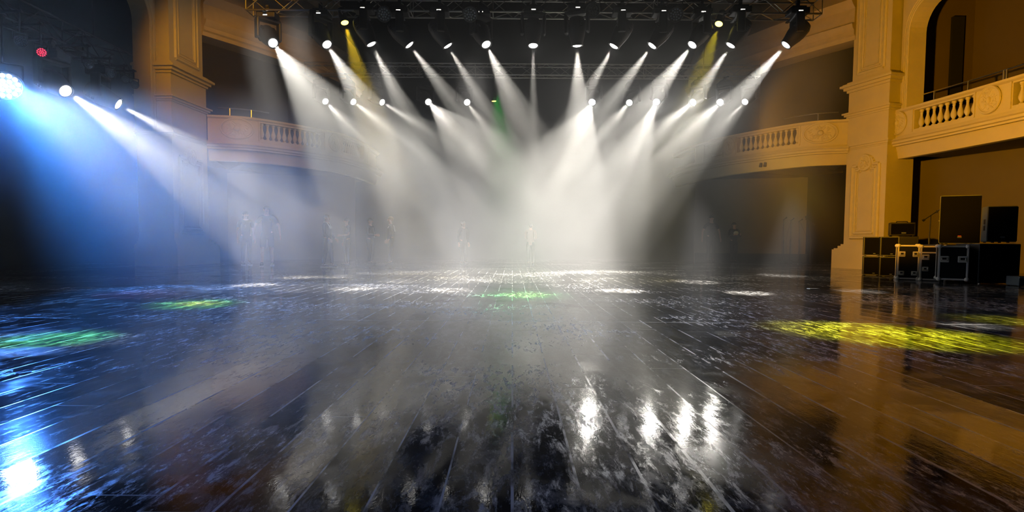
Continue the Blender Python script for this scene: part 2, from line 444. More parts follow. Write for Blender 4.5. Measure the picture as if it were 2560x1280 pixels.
# ------------------------------------------------------------------ columns
def column(label, far, near, out, loc):
    """far/near: plan corners of the panelled face; out: unit vector from the hall into the wall"""
    far, near, out = Vector((*far, 0)), Vector((*near, 0)), Vector((*out, 0)).normalized()
    tdir = (near - far).normalized(); Wd = (near - far).length
    n = Vector((-tdir.y, tdir.x, 0))
    if n.dot(out) > 0: n = -n
    t = thing('column', label, 'column', loc)
    D = 1.1
    def block(z0, z1, g, mb):
        a = far - tdir * g + n * g; b = near + tdir * g + n * g
        c = near + tdir * g - n * D; d = far - tdir * g - n * D
        mb.poly([Vector((p.x, p.y, z0)) for p in (a, b, c, d)], (0, 0, z1 - z0))
    mb = MB(); block(0, 4.0, 0, mb); block(4.0, 6.0, 0, mb); block(6.0, 13, -.06, mb); mb.build('shaft', M_PLASTER, t)
    mb = MB(); block(0, .62, .24, mb); block(.62, .66, .20, mb); block(.66, .74, .12, mb); block(.74, .80, .06, mb); mb.build('pedestal', M_PLASTER, t)
    def cornice(z, parts, name):
        mb = MB()
        for dz0, dz1, g in parts: block(z + dz0, z + dz1, g, mb)
        mb.build(name, M_PLASTER, t)
    cornice(4.0, [(-.10, -.06, .03), (-.06, .0, .07), (0, .05, .12), (.05, .09, .09)], 'lower_cornice')
    cornice(5.05, [(-.10, -.05, .04), (-.05, .02, .09), (.02, .07, .14)], 'middle_cornice')
    cornice(6.0, [(-.22, -.14, .05), (-.14, -.05, .12), (-.05, .02, .20), (.02, .06, .14), (.06, .12, .05)], 'upper_cornice')
    # framed panels
    ctr = (far + near) / 2
    def panel(z0, z1, wd, arch, nm, off=0):
        F = frame_matrix(ctr + n * off, tdir, n, 0); mb = MB()
        def outline(g):
            w = wd / 2 - g; pts = [(-w, z0 + g), (w, z0 + g)]
            if arch:
                r = .30 - g * .6; zz = z1 - g; sh = .0
                pts += [(w, zz - .18)]
                pts += [(r, zz - .18)]
                pts += [(r * math.cos(a), zz - .18 + (r * .95) * math.sin(a)) for a in [math.pi * k / 10 for k in range(1, 10)]]
                pts += [(-r, zz - .18), (-w, zz - .18)]
            else: pts += [(w, z1 - g), (-w, z1 - g)]
            return [F @ Vector((x, z, .005)) for x, z in pts]
        for g, r in ((0, .06), (.075, .028), (.14, .045), (.215, .016)):
            o = outline(g)
            for a, b in zip(o, o[1:] + o[:1]): mb.tube(a, b, r, seg=6)
        return mb.build(nm, M_PLASTER2, t, True)
    panel(1.02, 3.52, Wd * .66, True, 'lower_panel_frame')
    panel(6.32, 12, Wd * .62, False, 'upper_panel_frame', -.06)
    medallion(t, ctr, tdir, n, 3.42, .22, .24, off=.04, seed=9)
    # inner recessed return beside the column
    return t
column('blue-grey panelled column standing in the haze on the left side', (-10.18, 19.5), (-10.26, 17.65), (-1, 0), (-10.6, 18.6, 0))
column('amber-lit panelled column beside the black cabinets on the right', (11.12, 19.5), (11.56, 18.1), (1, .1), (11.7, 18.8, 0))

# ------------------------------------------------------------------ upper walls beside the columns with arched openings
def arch_wall(name, x, y0, y1, thick, sgn, m, zt=7.95, r=.75):
    """wall in the plane X=x going from y0 (at the column) towards the camera, with an opening that has a rounded top corner"""
    jw = .34
    pts = [(y0, ZT - .9), (y0, 13), (y1, 13), (y1, zt)]
    k0 = y0 - jw
    for k in range(9):
        a = math.pi / 2 * k / 8
        pts.append((k0 - r + r * math.sin(a), zt - r + r * math.cos(a)))
    pts.append((k0, ZT - .9))
    mb = MB(); mb.poly([Vector((x, p[0], p[1])) for p in pts], (thick * sgn, 0, 0))
    # mouldings that follow the opening
    for off, rad in ((.03, .035), (.11, .02), (.19, .028)):
        line = [Vector((x - sgn * .01, y1, zt + off))]
        for k in range(9):
            a = math.pi / 2 * k / 8
            line.append(Vector((x - sgn * .01, k0 - r + (r + off) * math.sin(a), zt - r + (r + off) * math.cos(a))))
        line.append(Vector((x - sgn * .01, k0 + off, ZT - .9)))
        mb.path(line, rad, 6)
    return struct(mb.build(name, m))
arch_wall('wall_right_arch', 11.98, 18.25, 9.5, .5, 1, M_PLASTER)
arch_wall('wall_left_arch', -10.72, 17.75, 9.0, .5, -1, M_PLASTER)

# entablature over the far upper openings (follows the balcony curve, set back)
def entablature(name, pts, sgn):
    C = Curve(pts, 1)
    q, t, n = C.frame(C.len / 2)
    if n.dot(Vector((.5, 15, 0)) - q) < 0: C.side *= -1
    prof = [(-.7, 7.5), (0, 7.5), (.03, 7.62), (.10, 7.66), (.10, 7.78), (.20, 7.86), (.24, 7.98), (.10, 8.02), (.08, 8.5), (.22, 8.6), (.34, 8.72), (.30, 8.80), (.1, 9.0), (-.2, 9.8), (-.9, 10.6), (-.9, 12.9), (-2, 12.9), (-2, 8)]
    mb = MB().sweep(C.plan(0, C.len, .4), prof)
    return struct(mb.build(name, M_CEIL, None, True))
entablature('trim_1', [(-10.2, 19.4), (-9.1, 21.2), (-7.6, 24.2), (-7.2, 27), (-7.2, 32.9)], -1)
entablature('trim_2', [(11.2, 19.4), (9.9, 21.5), (8.7, 24.2), (8.3, 27), (8.3, 32.9)], 1)

# walls under and behind the balconies
def wall_path(name, pts, z0, z1, m, thick=.2, base=None):
    mb = MB(); C = Curve(pts, 1, smooth=False)
    mb.sweep(C.plan(0, C.len, .5) if False else [(*p[:2], *C.frame(C.L[i] + (1e-3 if i == 0 else -1e-3))[2][:2]) for i, p in enumerate(C.p)], [(0, z0), (0, z1), (-thick, z1), (-thick, z0)])
    return struct(mb.build(name, m))
def wall_seg(name, a, b, z0, z1, m, thick=.2):
    a, b = Vector((*a, 0)), Vector((*b, 0)); t = (b - a); L = t.length; t.normalize(); n = Vector((-t.y, t.x, 0))
    c = (a + b) / 2; mb = MB().box((c.x, c.y, (z0 + z1) / 2), (L, thick, z1 - z0), Matrix((t, n, Vector((0, 0, 1)))).transposed())
    return struct(mb.build(name, m))
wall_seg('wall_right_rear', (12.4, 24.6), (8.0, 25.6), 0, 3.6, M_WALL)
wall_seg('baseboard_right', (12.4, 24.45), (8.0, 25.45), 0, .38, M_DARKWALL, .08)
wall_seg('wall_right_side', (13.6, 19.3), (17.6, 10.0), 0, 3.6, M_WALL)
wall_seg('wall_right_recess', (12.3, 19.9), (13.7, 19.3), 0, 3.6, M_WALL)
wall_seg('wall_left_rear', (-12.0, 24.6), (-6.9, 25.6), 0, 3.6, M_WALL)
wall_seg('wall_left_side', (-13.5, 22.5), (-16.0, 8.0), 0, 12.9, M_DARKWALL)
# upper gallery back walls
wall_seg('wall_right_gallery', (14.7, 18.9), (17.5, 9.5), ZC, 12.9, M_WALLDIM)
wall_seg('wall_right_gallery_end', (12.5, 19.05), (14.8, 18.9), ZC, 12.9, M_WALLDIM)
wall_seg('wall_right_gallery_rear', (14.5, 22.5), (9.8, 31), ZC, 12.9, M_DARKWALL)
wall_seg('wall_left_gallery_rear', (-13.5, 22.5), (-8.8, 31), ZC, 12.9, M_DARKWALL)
# black slab in place of the doorway/pillar shadow in the right gallery
_q = at(2367, 120, 17.9)
tag(MB().box((14.05, 18.76, 5.9), (.36, .10, 4.2)).build('shadow_strip', M_CURTAIN), 'tall black slab standing in for a dark shadow strip, upper right gallery', 'shadow strip')

# ------------------------------------------------------------------ trusses
def box_truss(label, p0, p1, w, m, lat=.5, group=None, up=Vector((0, 0, 1))):
    p0, p1 = Vector(p0), Vector(p1); d = (p1 - p0); L = d.length; d.normalize(); s = d.cross(up).normalized()
    if s.y < 0: s = -s
    t = thing('lighting_truss', label, 'truss', p0)
    C4 = [(0, 0), (0, 1), (1, 1), (1, 0)]           # (along s, up)
    pos = lambda c, x: p0 + d * x + s * (w * c[0]) + up * (w * c[1])
    for c in C4: MB().tube(pos(c, 0), pos(c, L), .025, seg=8).build('chord', m, t, True)
    n = int(L / lat)
    for f in range(4):
        a, b = C4[f], C4[(f + 1) % 4]; mb = MB()
        for i in range(n):
            u, v = (a, b) if i % 2 == 0 else (b, a)
            mb.tube(pos(u, L * i / n), pos(v, L * (i + 1) / n), .011, seg=6)
        for i in range(0, n + 1, 4): mb.tube(pos(a, L * i / n), pos(b, L * i / n), .012, seg=6)
        mb.build('lattice', m, t, True)
    for u in (.12, .5, .88):
        q = p0 + d * L * u + s * w / 2 + up * w
        MB().tube(q - Vector((0, 0, .02)), (q.x, q.y, 12.99), .009, seg=6).box(q, (w + .04, w + .04, .03)).build('hoist_cable', M_TRUSSBLACK, t, True)
    return t
YF, YB = 14.5, 20.7
pL, pR = at(640, 29, YF), at(2030, 24, YF)
ZTR = at(1280, 29, YF).z
box_truss('near aluminium lighting truss across the top of the picture', (pL.x - .25, YF, ZTR), (pR.x + .25, YF, ZTR), .42, M_TRUSS)
ZTB = at(1280, 187, YB).z
box_truss('thin hazy lighting truss far behind the near one', (at(760, 187, YB).x, YB, ZTB), (at(1900, 187, YB).x, YB, ZTB), .38, M_TRUSS)
XS = -8.8
box_truss('dark lighting truss running away along the left wall', (XS - .42, 6.0, 4.62), (XS - .42, 13.6, 4.62), .42, M_TRUSSBLACK)

# ------------------------------------------------------------------ moving head lights
def mh_meshes():
    base = MB().box((0, 0, 0), (.40, .30, .13), bev=.02).box((0, 0, .085), (.30, .2, .05), bev=.01).mesh('base', M_HOUSING)
    yk = MB()
    for s in (-1, 1): yk.box((s * .235, 0, -.20), (.07, .17, .42), bev=.03)
    yk.box((0, 0, .0), (.52, .18, .07), bev=.03)
    yoke = yk.mesh('yoke', M_HOUSING)
    # head along -Z, pivot at origin, lens at z=-.32
    hd = MB().lathe([(.08, .26), (.14, .24), (.18, .16), (.185, .0), (.17, -.10), (.145, -.2), (.128, -.27), (.128, -.33), (.112, -.33), (.112, -.305), (.02, -.305)][::-1], 24)
    for k in range(5): hd.box((0, 0, .02 + .035 * k), (.30, .30, .012))
    head = hd.mesh('head', M_HOUSING, True)
    lens = MB().lathe([(.108, -.318), (.10, -.332), (.07, -.345), (.03, -.352), (.002, -.354)], 28).mesh('lens', M_LENSW, True)
    lens2 = lens.copy(); lens2.materials.clear(); lens2.materials.append(M_LENSW2)
    clamp = MB().box((0, 0, .14), (.07, .05, .10)).tube((-.03, 0, .21), (.03, 0, .21), .045, seg=10).mesh('clamp', M_HOUSING)
    glint = MB().box((0, -.156, -.02), (.09, .006, .018)).mesh('base_glint', M_GLINT)
    return base, yoke, head, lens, lens2, clamp, glint
ME_BASE, ME_YOKE, ME_HEAD, ME_LENS, ME_LENS2, ME_CLAMP, ME_GLINT = mh_meshes()

def spot(parent, loc_w, dirv, power, angle, col, blend=.35, size=.035, name='beam_lamp'):
    ld = bpy.data.lights.new(name, 'SPOT'); ld.energy = power; ld.spot_size = math.radians(angle); ld.spot_blend = blend
    ld.color = col; ld.shadow_soft_size = size
    o = link(bpy.data.objects.new(name, ld))
    M = Matrix.Translation(loc_w) @ dirv.to_track_quat('-Z', 'Y').to_matrix().to_4x4()
    if parent is not None: o.parent = parent; M = wmat(parent).inverted() @ M
    o.matrix_basis = M
    return o

def moving_head(label, px, py, Y, target, angle, power, col=(1, .95, .84), scale=1.15, hot=False, group=None, blend=.3, trussz=None, glint=True, core=.22):
    L = at(px, py, Y); d = (Vector(target) - L).normalized()
    P = L - d * (.33 * scale)
    top = P + Vector((0, 0, .42 * scale)); 
    t = thing('moving_head_light', label, 'stage light', top, 0, group)
    S = Matrix.Scale(scale, 4)
    put('base', ME_BASE, t, S)
    cl = Matrix.Translation((0, 0, 0)) @ S
    put('clamp', ME_CLAMP, t, cl)
    if trussz is not None and trussz - top.z > .25 * scale:
        MB().tube(top + Vector((0, 0, .1 * scale)), (top.x, top.y, trussz - .02), .018, seg=8).build('hanging_rod', M_HOUSING, t, True)
    if trussz is not None:
        bar = MB()
        if px > 500: bar.box((top.x, Y + .2, trussz - .035), (.07, .62, .035))
        else: bar.box(((top.x + XS - .42) / 2, top.y, trussz - .035), (abs(top.x - XS + .42) + .1, .07, .035))
        bar.build('clamp_bar', M_HOUSING, t)
    if glint: put('base_glint', ME_GLINT, t, S)  # reflection on the base, drawn as a glowing strip
    pan = math.atan2(d.y, d.x) + math.pi / 2
    yk = put('yoke', ME_YOKE, t, Matrix.Translation((0, 0, -.09 * scale)) @ Matrix.Rotation(pan, 4, 'Z') @ S)
    q = d.to_track_quat('-Z', 'Y').to_matrix().to_4x4()
    hd = put('head', ME_HEAD, t, Matrix.Translation((0, 0, -.42 * scale)) @ q @ S)
    put('lens', ME_LENS2 if hot else ME_LENS, hd, S.inverted() @ Matrix.Translation((0, 0, -.33 * (scale - 1))))
    spot(t, L + d * .13, d, power, angle * 1.05, col, blend)
    if hot: spot(t, L + d * .13, (Vector((L.x * .35, 4.2, 0)) - L).normalized(), P_SPILL, 58, col, 1, name='lamp_spill')
    if core: spot(t, L + d * .13, d, P_POOL * core, 8, col, 1, name='beam_lamp_core')
    return t

POOLS = {k: onfloor(*p) for k, p in dict(a1=(1212, 681), a2=(1190, 702), a3=(1130, 725), b1=(1456, 681), b2=(1490, 702), b3=(1550, 727),
         c1=(1065, 681), c2=(990, 702), c3=(880, 722), d1=(1665, 684), d2=(1740, 705), d3=(1870, 733), m1=(1335, 690), m2=(1290, 690)).items()}
ORD = ['first', 'second', 'third', 'fourth', 'fifth', 'sixth', 'seventh', 'eighth', 'ninth', 'tenth', 'eleventh', 'twelfth', 'thirteenth']
# px, py, pool, cone angle, power factor
FRONT = [(683, 108, 'a3', 22, 1.0), (818, 112, 'a2', 21, .95), (929, 111, 'a1', 20, .95), (1024, 113, 'b1', 19, .8), (1120, 115, 'b1', 17, .7),
         (1216, 112, 'b2', 21, .75), (1333, 115, 'm1', 10, .5), (1443, 115, 'b1', 26, 1.1), (1534, 116, 'a1', 18, .8), (1630, 115, 'a1', 19, .9),
         (1730, 113, 'm2', 22, 1.2), (1826, 114, 'b1', 19, .9), (1964, 113, 'b1', 21, 1.2)]
for i, (px, py, pl, ang, pw) in enumerate(FRONT):
    lean = 'slanting right' if i < 6 else ('straight down' if i in (6,) else ('spreading wide' if i == 7 else 'slanting left'))
    moving_head('white spotlight, %s of thirteen from the left on near truss, beam %s' % (ORD[i], lean), px, py, YF, POOLS[pl], ang, P_FRONT * pw, group='white spotlights on the near truss', trussz=ZTR)
BACK = [(814, 254, 'a1', 20, .9, 0), (884, 255, 'b1', 19, .9, 0), (956, 256, 'd1', 17, .9, 0), (1071, 255, 'b2', 23, 1.3, 0), (1168, 256, 'b2', 12, .45, 0),
        (1480, 256, 'm2', 30, 1.5, 1), (1573, 257, 'a2', 16, .6, 0), (1641, 255, 'b1', 24, 1.6, 1), (1732, 256, 'a1', 18, 1.5, 1), (1800, 256, 'm1', 20, 1.1, 1), (1862, 255, 'b1', 14, .45, 0)]
for i, (px, py, pl, ang, pw, hot) in enumerate(BACK):
    side = 'small lit white spotlight, %s of the five left of centre on the far truss' % ORD[i] if i < 5 else 'small lit white spotlight, %s of the six right of centre on the far truss' % ORD[i - 5]
    if i == 5: side = 'brightest white spotlight of the far truss, right of centre, with the widest beam'
    moving_head(side, px, py, YB, POOLS[pl], ang, P_BACK * pw, core=.35 * min(pw, 1), hot=bool(hot), group='white spotlights on the far truss', trussz=ZTB, glint=False)
for i, (px, py, Y, pl, ang, pw) in enumerate([(165, 228, 11.2, 'c3', 17, 1.1), (297, 261, 13.0, 'c1', 17, 1.1)]):
    moving_head(('large' if i == 0 else 'smaller') + ' white spotlight hung from the left side truss, ' + ('next to the blue-white light' if i == 0 else 'nearer the column'), px, py, Y, POOLS[pl], ang, P_FRONT * pw * 1.3, core=.3, group='white spotlights on the left truss', trussz=4.62, glint=False)

# ------------------------------------------------------------------ wash / LED lamps
def led_par(label, px, py, Y, dirv, r, ledmat, topz, name='led_par_light', cat='stage light', group=None, nled=18, depth=None):
    c = at(px, py, Y); d = Vector(dirv).normalized(); dp = depth or r * 1.6
    t = thing(name, label, cat, c + Vector((0, 0, r * 1.7)), 0, group)
    q = d.to_track_quat('-Z', 'Y').to_matrix().to_4x4(); M = Matrix.Translation(c) @ q
    MB().lathe([(r * .45, dp * .95), (r * .8, dp * .9), (r, dp * .5), (r, 0), (r * 1.06, 0), (r * 1.06, -.02), (r * .93, -.02), (r * .93, .02), (.01, .02)][::-1], 24, M).build('can', M_HOUSING, t, True)
    mb = MB()
    spots_ = [(0, 0)] + [(.36 * r * math.cos(a), .36 * r * math.sin(a)) for a in [math.pi / 3 * k for k in range(6)]] + [(.72 * r * math.cos(a), .72 * r * math.sin(a)) for a in [math.pi / 6 * k + .2 for k in range(12)]]
    for x, y in spots_:
        mb.lathe([(r * .14, .018), (r * .14, -.002), (r * .08, -.012), (.001, -.014)], 10, M @ Matrix.Translation((x, y, 0)))
    mb.build('led_cluster', ledmat, t, True)
    yk = MB(); s = Vector((-d.y, d.x, 0)).normalized() if abs(d.z) < .98 else Vector((1, 0, 0)); b = c - d * dp * .45
    yk.path([b + s * r * 1.1, b + s * r * 1.12 + Vector((0, 0, r * 1.5)), b - s * r * 1.12 + Vector((0, 0, r * 1.5)), b - s * r * 1.1], .012)
    yk.tube(b + Vector((0, 0, r * 1.5)), (b.x, b.y, topz), .016)
    if px < 500: yk.box(((b.x + XS - .42) / 2, b.y, topz - .035), (abs(b.x - XS + .42) + .1, .05, .035))
    yk.build('bracket', M_HOUSING, t, True)
    return t, c, d
# blue-white wash light at the left edge
tgt = Vector((-3.2, 9.0, 0))
c0_ = at(15, 215, 10.1)
t_, c_, d_ = led_par('very bright blue-white LED wash light at the left edge', 15, 215, 10.1, tgt - c0_ + Vector((-.6, -2.5, 1.0)), .24, M_LEDBLUE, 4.62, name='led_wash_light', depth=.3)
spot(t_, c_ + d_ * .08, (tgt - c0_ + Vector((-.3, -.6, 0))).normalized(), P_BLUE, 54, (.06, .28, 1), .75, .15)
spot(t_, c_ + d_ * .08, (Vector((-3.6, 2.6, 0)) - c0_).normalized(), P_BLUE * .6, 40, (.05, .24, 1), .9, .15)
spot(t_, c_ + d_ * .08, (tgt - c0_ + Vector((1.0, 0, .2))).normalized(), P_BLUE * .62, 50, (.6, .72, 1), .9, .15)
pars = [(52, 103, 9.9, M_LEDGREY, 'unlit pale LED par light, outermost on the left side truss'), (104, 131, 10.5, M_LEDRED, 'red-glowing LED par light on the left side truss'),
        (222, 162, 11.6, M_LEDGREY, 'unlit LED par light on the side truss, directly above the gap between the two spotlights'), (277, 186, 12.4, M_LEDGREY, 'unlit LED par light, third from the far end of the side truss'),
        (313, 198, 12.9, M_LEDGREY, 'unlit LED par light, second from the far end of the side truss'), (337, 212, 13.3, M_LEDGREY, 'unlit LED par light at the far end of the side truss')]
for px, py, Y, m, lb in pars:
    led_par(lb, px, py, Y, (.75, -.65, -.45), .085 if Y < 12 else .08, m, 4.62, group='LED par lights on the left truss')
for px, lb in ((960, 'large round unlit LED light on the near truss right of the yellow lamp'), (1175, 'large round unlit LED light on the near truss left of centre'), (1482, 'large round black LED light on the near truss right of centre'), (1690, 'large round unlit LED light on the near truss, rightmost')):
    led_par(lb, px, 36 if px != 1482 else 25, YF - .25, (.02, -.75, -.5), .17, M_BLACKMATT if px == 1482 else M_LEDGREY, ZTR + .2, name='led_wash_light', group='round LED lights on the near truss', depth=.3)

def par_can(label, px, py, Y, target, r, power, angle, col, topz, group=None):
    c = at(px, py, Y); d = (Vector(target) - c).normalized()
    t = thing('par_can_light', label, 'stage light', c + Vector((0, 0, .4)), 0, group)
    M = Matrix.Translation(c) @ d.to_track_quat('-Z', 'Y').to_matrix().to_4x4()
    MB().lathe([(r * .5, .42), (r * .9, .38), (r, .30), (r, .0), (r * .93, 0), (r * .93, .03), (.01, .03)][::-1], 20, M).build('can', M_HOUSING, t, True)
    MB().lathe([(r * .92, .02), (r * .9, .0), (r * .5, -.012), (.002, -.015)], 20, M).build('lens', M_LENSY, t, True)
    MB().tube(c - d * .2 + Vector((0, 0, r)), (c.x - d.x * .2, c.y - d.y * .2, topz), .02).box(c - d * .2 + Vector((0, 0, r)), (r * 2.4, .04, .03)).box((c.x - d.x * .2, Y + .1, topz - .035), (.06, .7, .035)).build('bracket', M_HOUSING, t, True)
    spot(t, c + d * .05, d, power, angle, col, .5)
    return t
par_can('yellow-lit can light pointing down on the left part of the near truss', 862, 57, YF + .2, onfloor(1040, 690), .10, P_FRONT * .6, 20, (.9, .62, .02), ZTR, group='yellow can lights')
par_can('yellow-lit can light pointing down on the right part of the near truss', 1797, 60, YF + .2, onfloor(1580, 700), .10, P_FRONT * .32, 20, (.8, .62, .02), ZTR, group='yellow can lights')
par_can('tiny yellow-lit can light at the centre of the far truss', 1235, 253, YB, at(1250, 640, YB), .085, P_BACK * .05, 12, (.9, .65, .05), ZTB)

# unseen lamps, most above the camera out of frame, for the coloured pools and washes
def foh(name, loc, target, power, angle, col, blend=.8, size=.08):
    loc = Vector(loc); return spot(None, loc, (Vector(target) - loc).normalized(), power, angle, col, blend, size, name)
foh('yellow_front_lamp', (7.5, 1.5, 6.0), onfloor(2250, 838), 36000, 12, (.62, .62, .0), 1)
foh('yellow_front_lamp', (9.0, 2.0, 6.0), onfloor(2580, 806), 11000, 9, (.62, .6, .0), 1)
foh('green_back_lamp', (-.6, 20.4, 5.9), onfloor(1310, 738), 2200, 10, (.05, .8, .1), 1)
foh('lime_front_lamp', (.4, 3.5, 6.0), onfloor(1318, 737), 14000, 7, (.5, .7, .05), 1)
foh('green_front_lamp', (.4, 3.5, 6.0), onfloor(1310, 738), 20000, 12, (.02, .7, .1), 1)
foh('lime_front_lamp', (-2.0, 3.5, 6.0), onfloor(500, 759), 16000, 5, (.7, .7, .0), 1)
foh('green_front_lamp', (-2.0, 3.5, 6.0), onfloor(485, 760), 18000, 10, (.12, .6, .02), 1)
foh('green_front_lamp', (-2.0, 2.5, 6.0), onfloor(125, 848), 22000, 9, (.0, .6, .12), 1)
foh('white_front_lamp', (-2.0, 2.5, 6.0), onfloor(90, 856), 5000, 13, (.6, .75, 1), 1)
foh('red_front_lamp', (-2.0, 3.5, 6.0), onfloor(360, 735), 3000, 11, (.8, .05, .08), 1)
for i, (px, py, pw) in enumerate([(640, 713, .45), (745, 693, .3), (835, 691, .3), (880, 722, .4), (1130, 725, .4), (1550, 727, .55), (990, 702, .35), (1190, 702, .3), (1490, 702, .35),
        (1740, 705, .3), (1870, 733, .25), (1950, 688, .25), (2150, 728, .12), (2440, 815, .04)]):
    g = onfloor(px, py); foh('added_white_pool_lamp', (g.x * .6, 5.0, 6.2), g, P_POOL * pw * 4.5, 6.5, (1, .95, .88), 1)  # extra lamps added overhead to brighten the white floor pools
# amber and green washes on the architecture, from unseen lamps placed inside the hall
foh('amber_side_lamp', (4.4, 10.0, 2.9), (12.4, 17.4, 4.0), P_AMBER * 2.0, 66, (1, .41, .0), .5, .12)
foh('amber_front_lamp', (-5.0, 7.0, 8.0), (-9.0, 20.5, 5.6), P_AMBER * 2.4, 30, (1, .43, .01), .7, .12)
foh('green_front_lamp', (5.2, 9.6, 1.6), (10.8, 25.0, 2.6), 520, 22, (.35, .8, .05), 1)

# ------------------------------------------------------------------ sound equipment
def place(px, pyb, w, d, name, label, cat, rz=0, group=None, z=0, Y=None):
    g = onfloor(px, pyb) if Y is None else at(px, pyb, Y); g.z = z
    return thing(name, label, cat, (g.x, g.y + d / 2, z), rz, group)
def lp(parent, pts): return [wmat(parent) @ Vector(p) for p in pts]

def local_box(t, c, size, name, m, bev=0, parent=None):
    mb = MB().box(c, size, bev=bev); bmesh.ops.transform(mb.bm, matrix=wmat(t), verts=mb.bm.verts[:])
    return mb.build(name, m, parent or t)
def local(mb, t, name, m, parent=None, smooth=False):
    bmesh.ops.transform(mb.bm, matrix=wmat(t), verts=mb.bm.verts[:]); return mb.build(name, m, parent or t, smooth)

def flight_case(px, pyb, w, h, d, label, rz, lid=None, plates=(), Y=None, wheels=False):
    t = place(px, pyb, w, d, 'flight_case', label, 'flight case', rz, 'flight cases', Y=Y)
    e = .035; z0 = .07 if wheels else .012
    local_box(t, (0, 0, (h + z0) / 2), (w - .02, d - .02, h - z0 - .02), 'body', M_LAMIN)
    mb = MB()
    for sx in (-1, 1):
        for sy in (-1, 1): mb.box((sx * (w - e) / 2, sy * (d - e) / 2, (h + z0) / 2), (e, e, h - z0), bev=.005)
    for zz in (z0 + e / 2, h - e / 2):
        for sy in (-1, 1): mb.box((0, sy * (d - e) / 2, zz), (w, e, e), bev=.005)
        for sx in (-1, 1): mb.box((sx * (w - e) / 2, 0, zz), (e, d, e), bev=.005)
    local(mb, t, 'edge_frame', M_ALU)
    if lid: 
        mb = MB().box((0, -d / 2 - .002, lid), (w - .01, .012, .03)).box((-w / 2 - .002, 0, lid), (.012, d - .01, .03))
        local(mb, t, 'lid_band', M_ALU)
    for sx in (-1, 1):
        for sy in (-1, 1):
            for zz in (z0 + .02, h - .02):
                local(MB().ball((sx * (w / 2 - .02), sy * (d / 2 - .02), zz), (.045, .045, .045), 12, 8), t, 'ball_corner', M_ALU, smooth=True)
    for x, z, pw, ph in plates:
        pl = MB().box((x, -d / 2 - .004, z), (pw, .014, ph), bev=.012)
        o = local(pl, t, 'latch_plate', M_ALU)
        m2 = MB().box((x, -d / 2 - .013, z), (pw * .68, .008, ph * .5), bev=.003); local(m2, t, 'handle_recess', M_BLACKMATT, o)
        wm = wmat(t)
        m3 = MB().path([wm @ Vector((x - pw * .28, -d / 2 - .02, z + ph * .2)), wm @ Vector((x - pw * .28, -d / 2 - .03, z - ph * .16)), wm @ Vector((x + pw * .28, -d / 2 - .03, z - ph * .16)), wm @ Vector((x + pw * .28, -d / 2 - .02, z + ph * .2))], .007, 6)
        m3.build('latch_handle', M_ALU, o, True)
    if wheels:
        for sx in (-1, 1):
            for sy in (-1, 1):
                c = Vector((sx * (w / 2 - .09), sy * (d / 2 - .09), .038))
                local(MB().tube(c - Vector((.016, 0, 0)), c + Vector((.016, 0, 0)), .037, seg=16).box(c + Vector((0, 0, .03)), (.06, .06, .015)), t, 'castor', M_BLACK)
    return t
flight_case(2285, 700, .42, .785, .50, 'black flight case with aluminium edges beside the four stacked black cabinets', -.52,
            plates=((-.12, .58, .12, .12), (.13, .58, .11, .12), (-.12, .15, .11, .10), (.12, .15, .12, .10)))
flight_case(2346, 703, .46, .77, .5, 'black flight case with a lid band, half hidden behind the tallest case', -.50, lid=.62,
            plates=((-.13, .52, .13, .12), (.14, .52, .12, .12), (-.13, .26, .12, .10), (.13, .26, .12, .10)))
flight_case(2402, 709.5, .50, .78, .55, 'tall black flight case on castors under the big loudspeaker', -.55,
            plates=((-.15, .50, .16, .13), (.15, .50, .16, .13)), wheels=True)

def cabinet(px, pyb, w, h, d, z, label, rz=0, Y=None, logo=True):
    t = place(px, pyb, w, d, 'speaker_cabinet', label, 'speaker cabinet', rz, 'black speaker cabinets', z, Y)
    local_box(t, (0, 0, h / 2), (w, d, h), 'box', M_BLACK, .01)
    local_box(t, (0, -d / 2 - .004, h / 2), (w - .05, .012, h - .05), 'grille', M_GRILLE)
    mb = MB()
    for zz in (.012, h - .012): mb.box((0, -d / 2 - .004, zz), (w, .016, .010))
    for sx in (-1, 1): mb.box((sx * (w / 2 - .006), -d / 2 - .004, h / 2), (.010, .016, h))
    local(mb, t, 'edge_trim', M_CABSIDE)
    if logo: local_box(t, (w * .12, -d / 2 - .014, .05), (.05, .006, .018), 'badge', M_CABSIDE)
    for sx in (-1, 1):
        for sy in (-1, 1): local(MB().tube((sx * (w / 2 - .05), sy * (d / 2 - .05), -.012), (sx * (w / 2 - .05), sy * (d / 2 - .05), .0), .02, seg=10), t, 'foot', M_BLACKMATT)
    return t
for px, yb, nm in ((2189, 689, 'beside the column'), (2232, 692, 'beside the first flight case')):
    cabinet(px, yb, .385, .475, .4, .012, 'small black speaker cabinet %s, lower of its pair' % nm, -.50)
    Yc = onfloor(px, yb).y
    cabinet(px, yb, .385, .475, .4, .512, 'small black speaker cabinet %s, upper of its pair' % nm, -.50, Y=Yc)

# amplifier head on a black rack behind the cabinets
t = place(2266, 681, .72, .5, 'equipment_rack', 'black rack box behind the stacked cabinets, under the amplifier', 'rack', -.45)
local_box(t, (0, 0, .52), (.72, .5, 1.02), 'box', M_BLACK, .01); local_box(t, (0, -.255, .52), (.64, .012, .92), 'front_panel', M_BLACKMATT)
t2 = thing('amplifier_head', 'black amplifier with a small white badge on top of the rack', 'amplifier', wmat(t) @ Vector((-.02, 0, 1.03)), -.45)
local_box(t2, (0, 0, .21), (.62, .35, .38), 'case', M_BLACK, .02); local_box(t2, (0, -.178, .21), (.56, .012, .30), 'grille', M_GRILLE)
local_box(t2, (.03, -.19, .10), (.11, .008, .035), 'badge', M_CABSIDE)
wm2 = wmat(t2); MB().path([wm2 @ Vector(p) for p in ((-.14, 0, .39), (-.13, 0, .43), (.13, 0, .43), (.14, 0, .39))], .012).build('carry_handle', M_BLACK, t2, True)
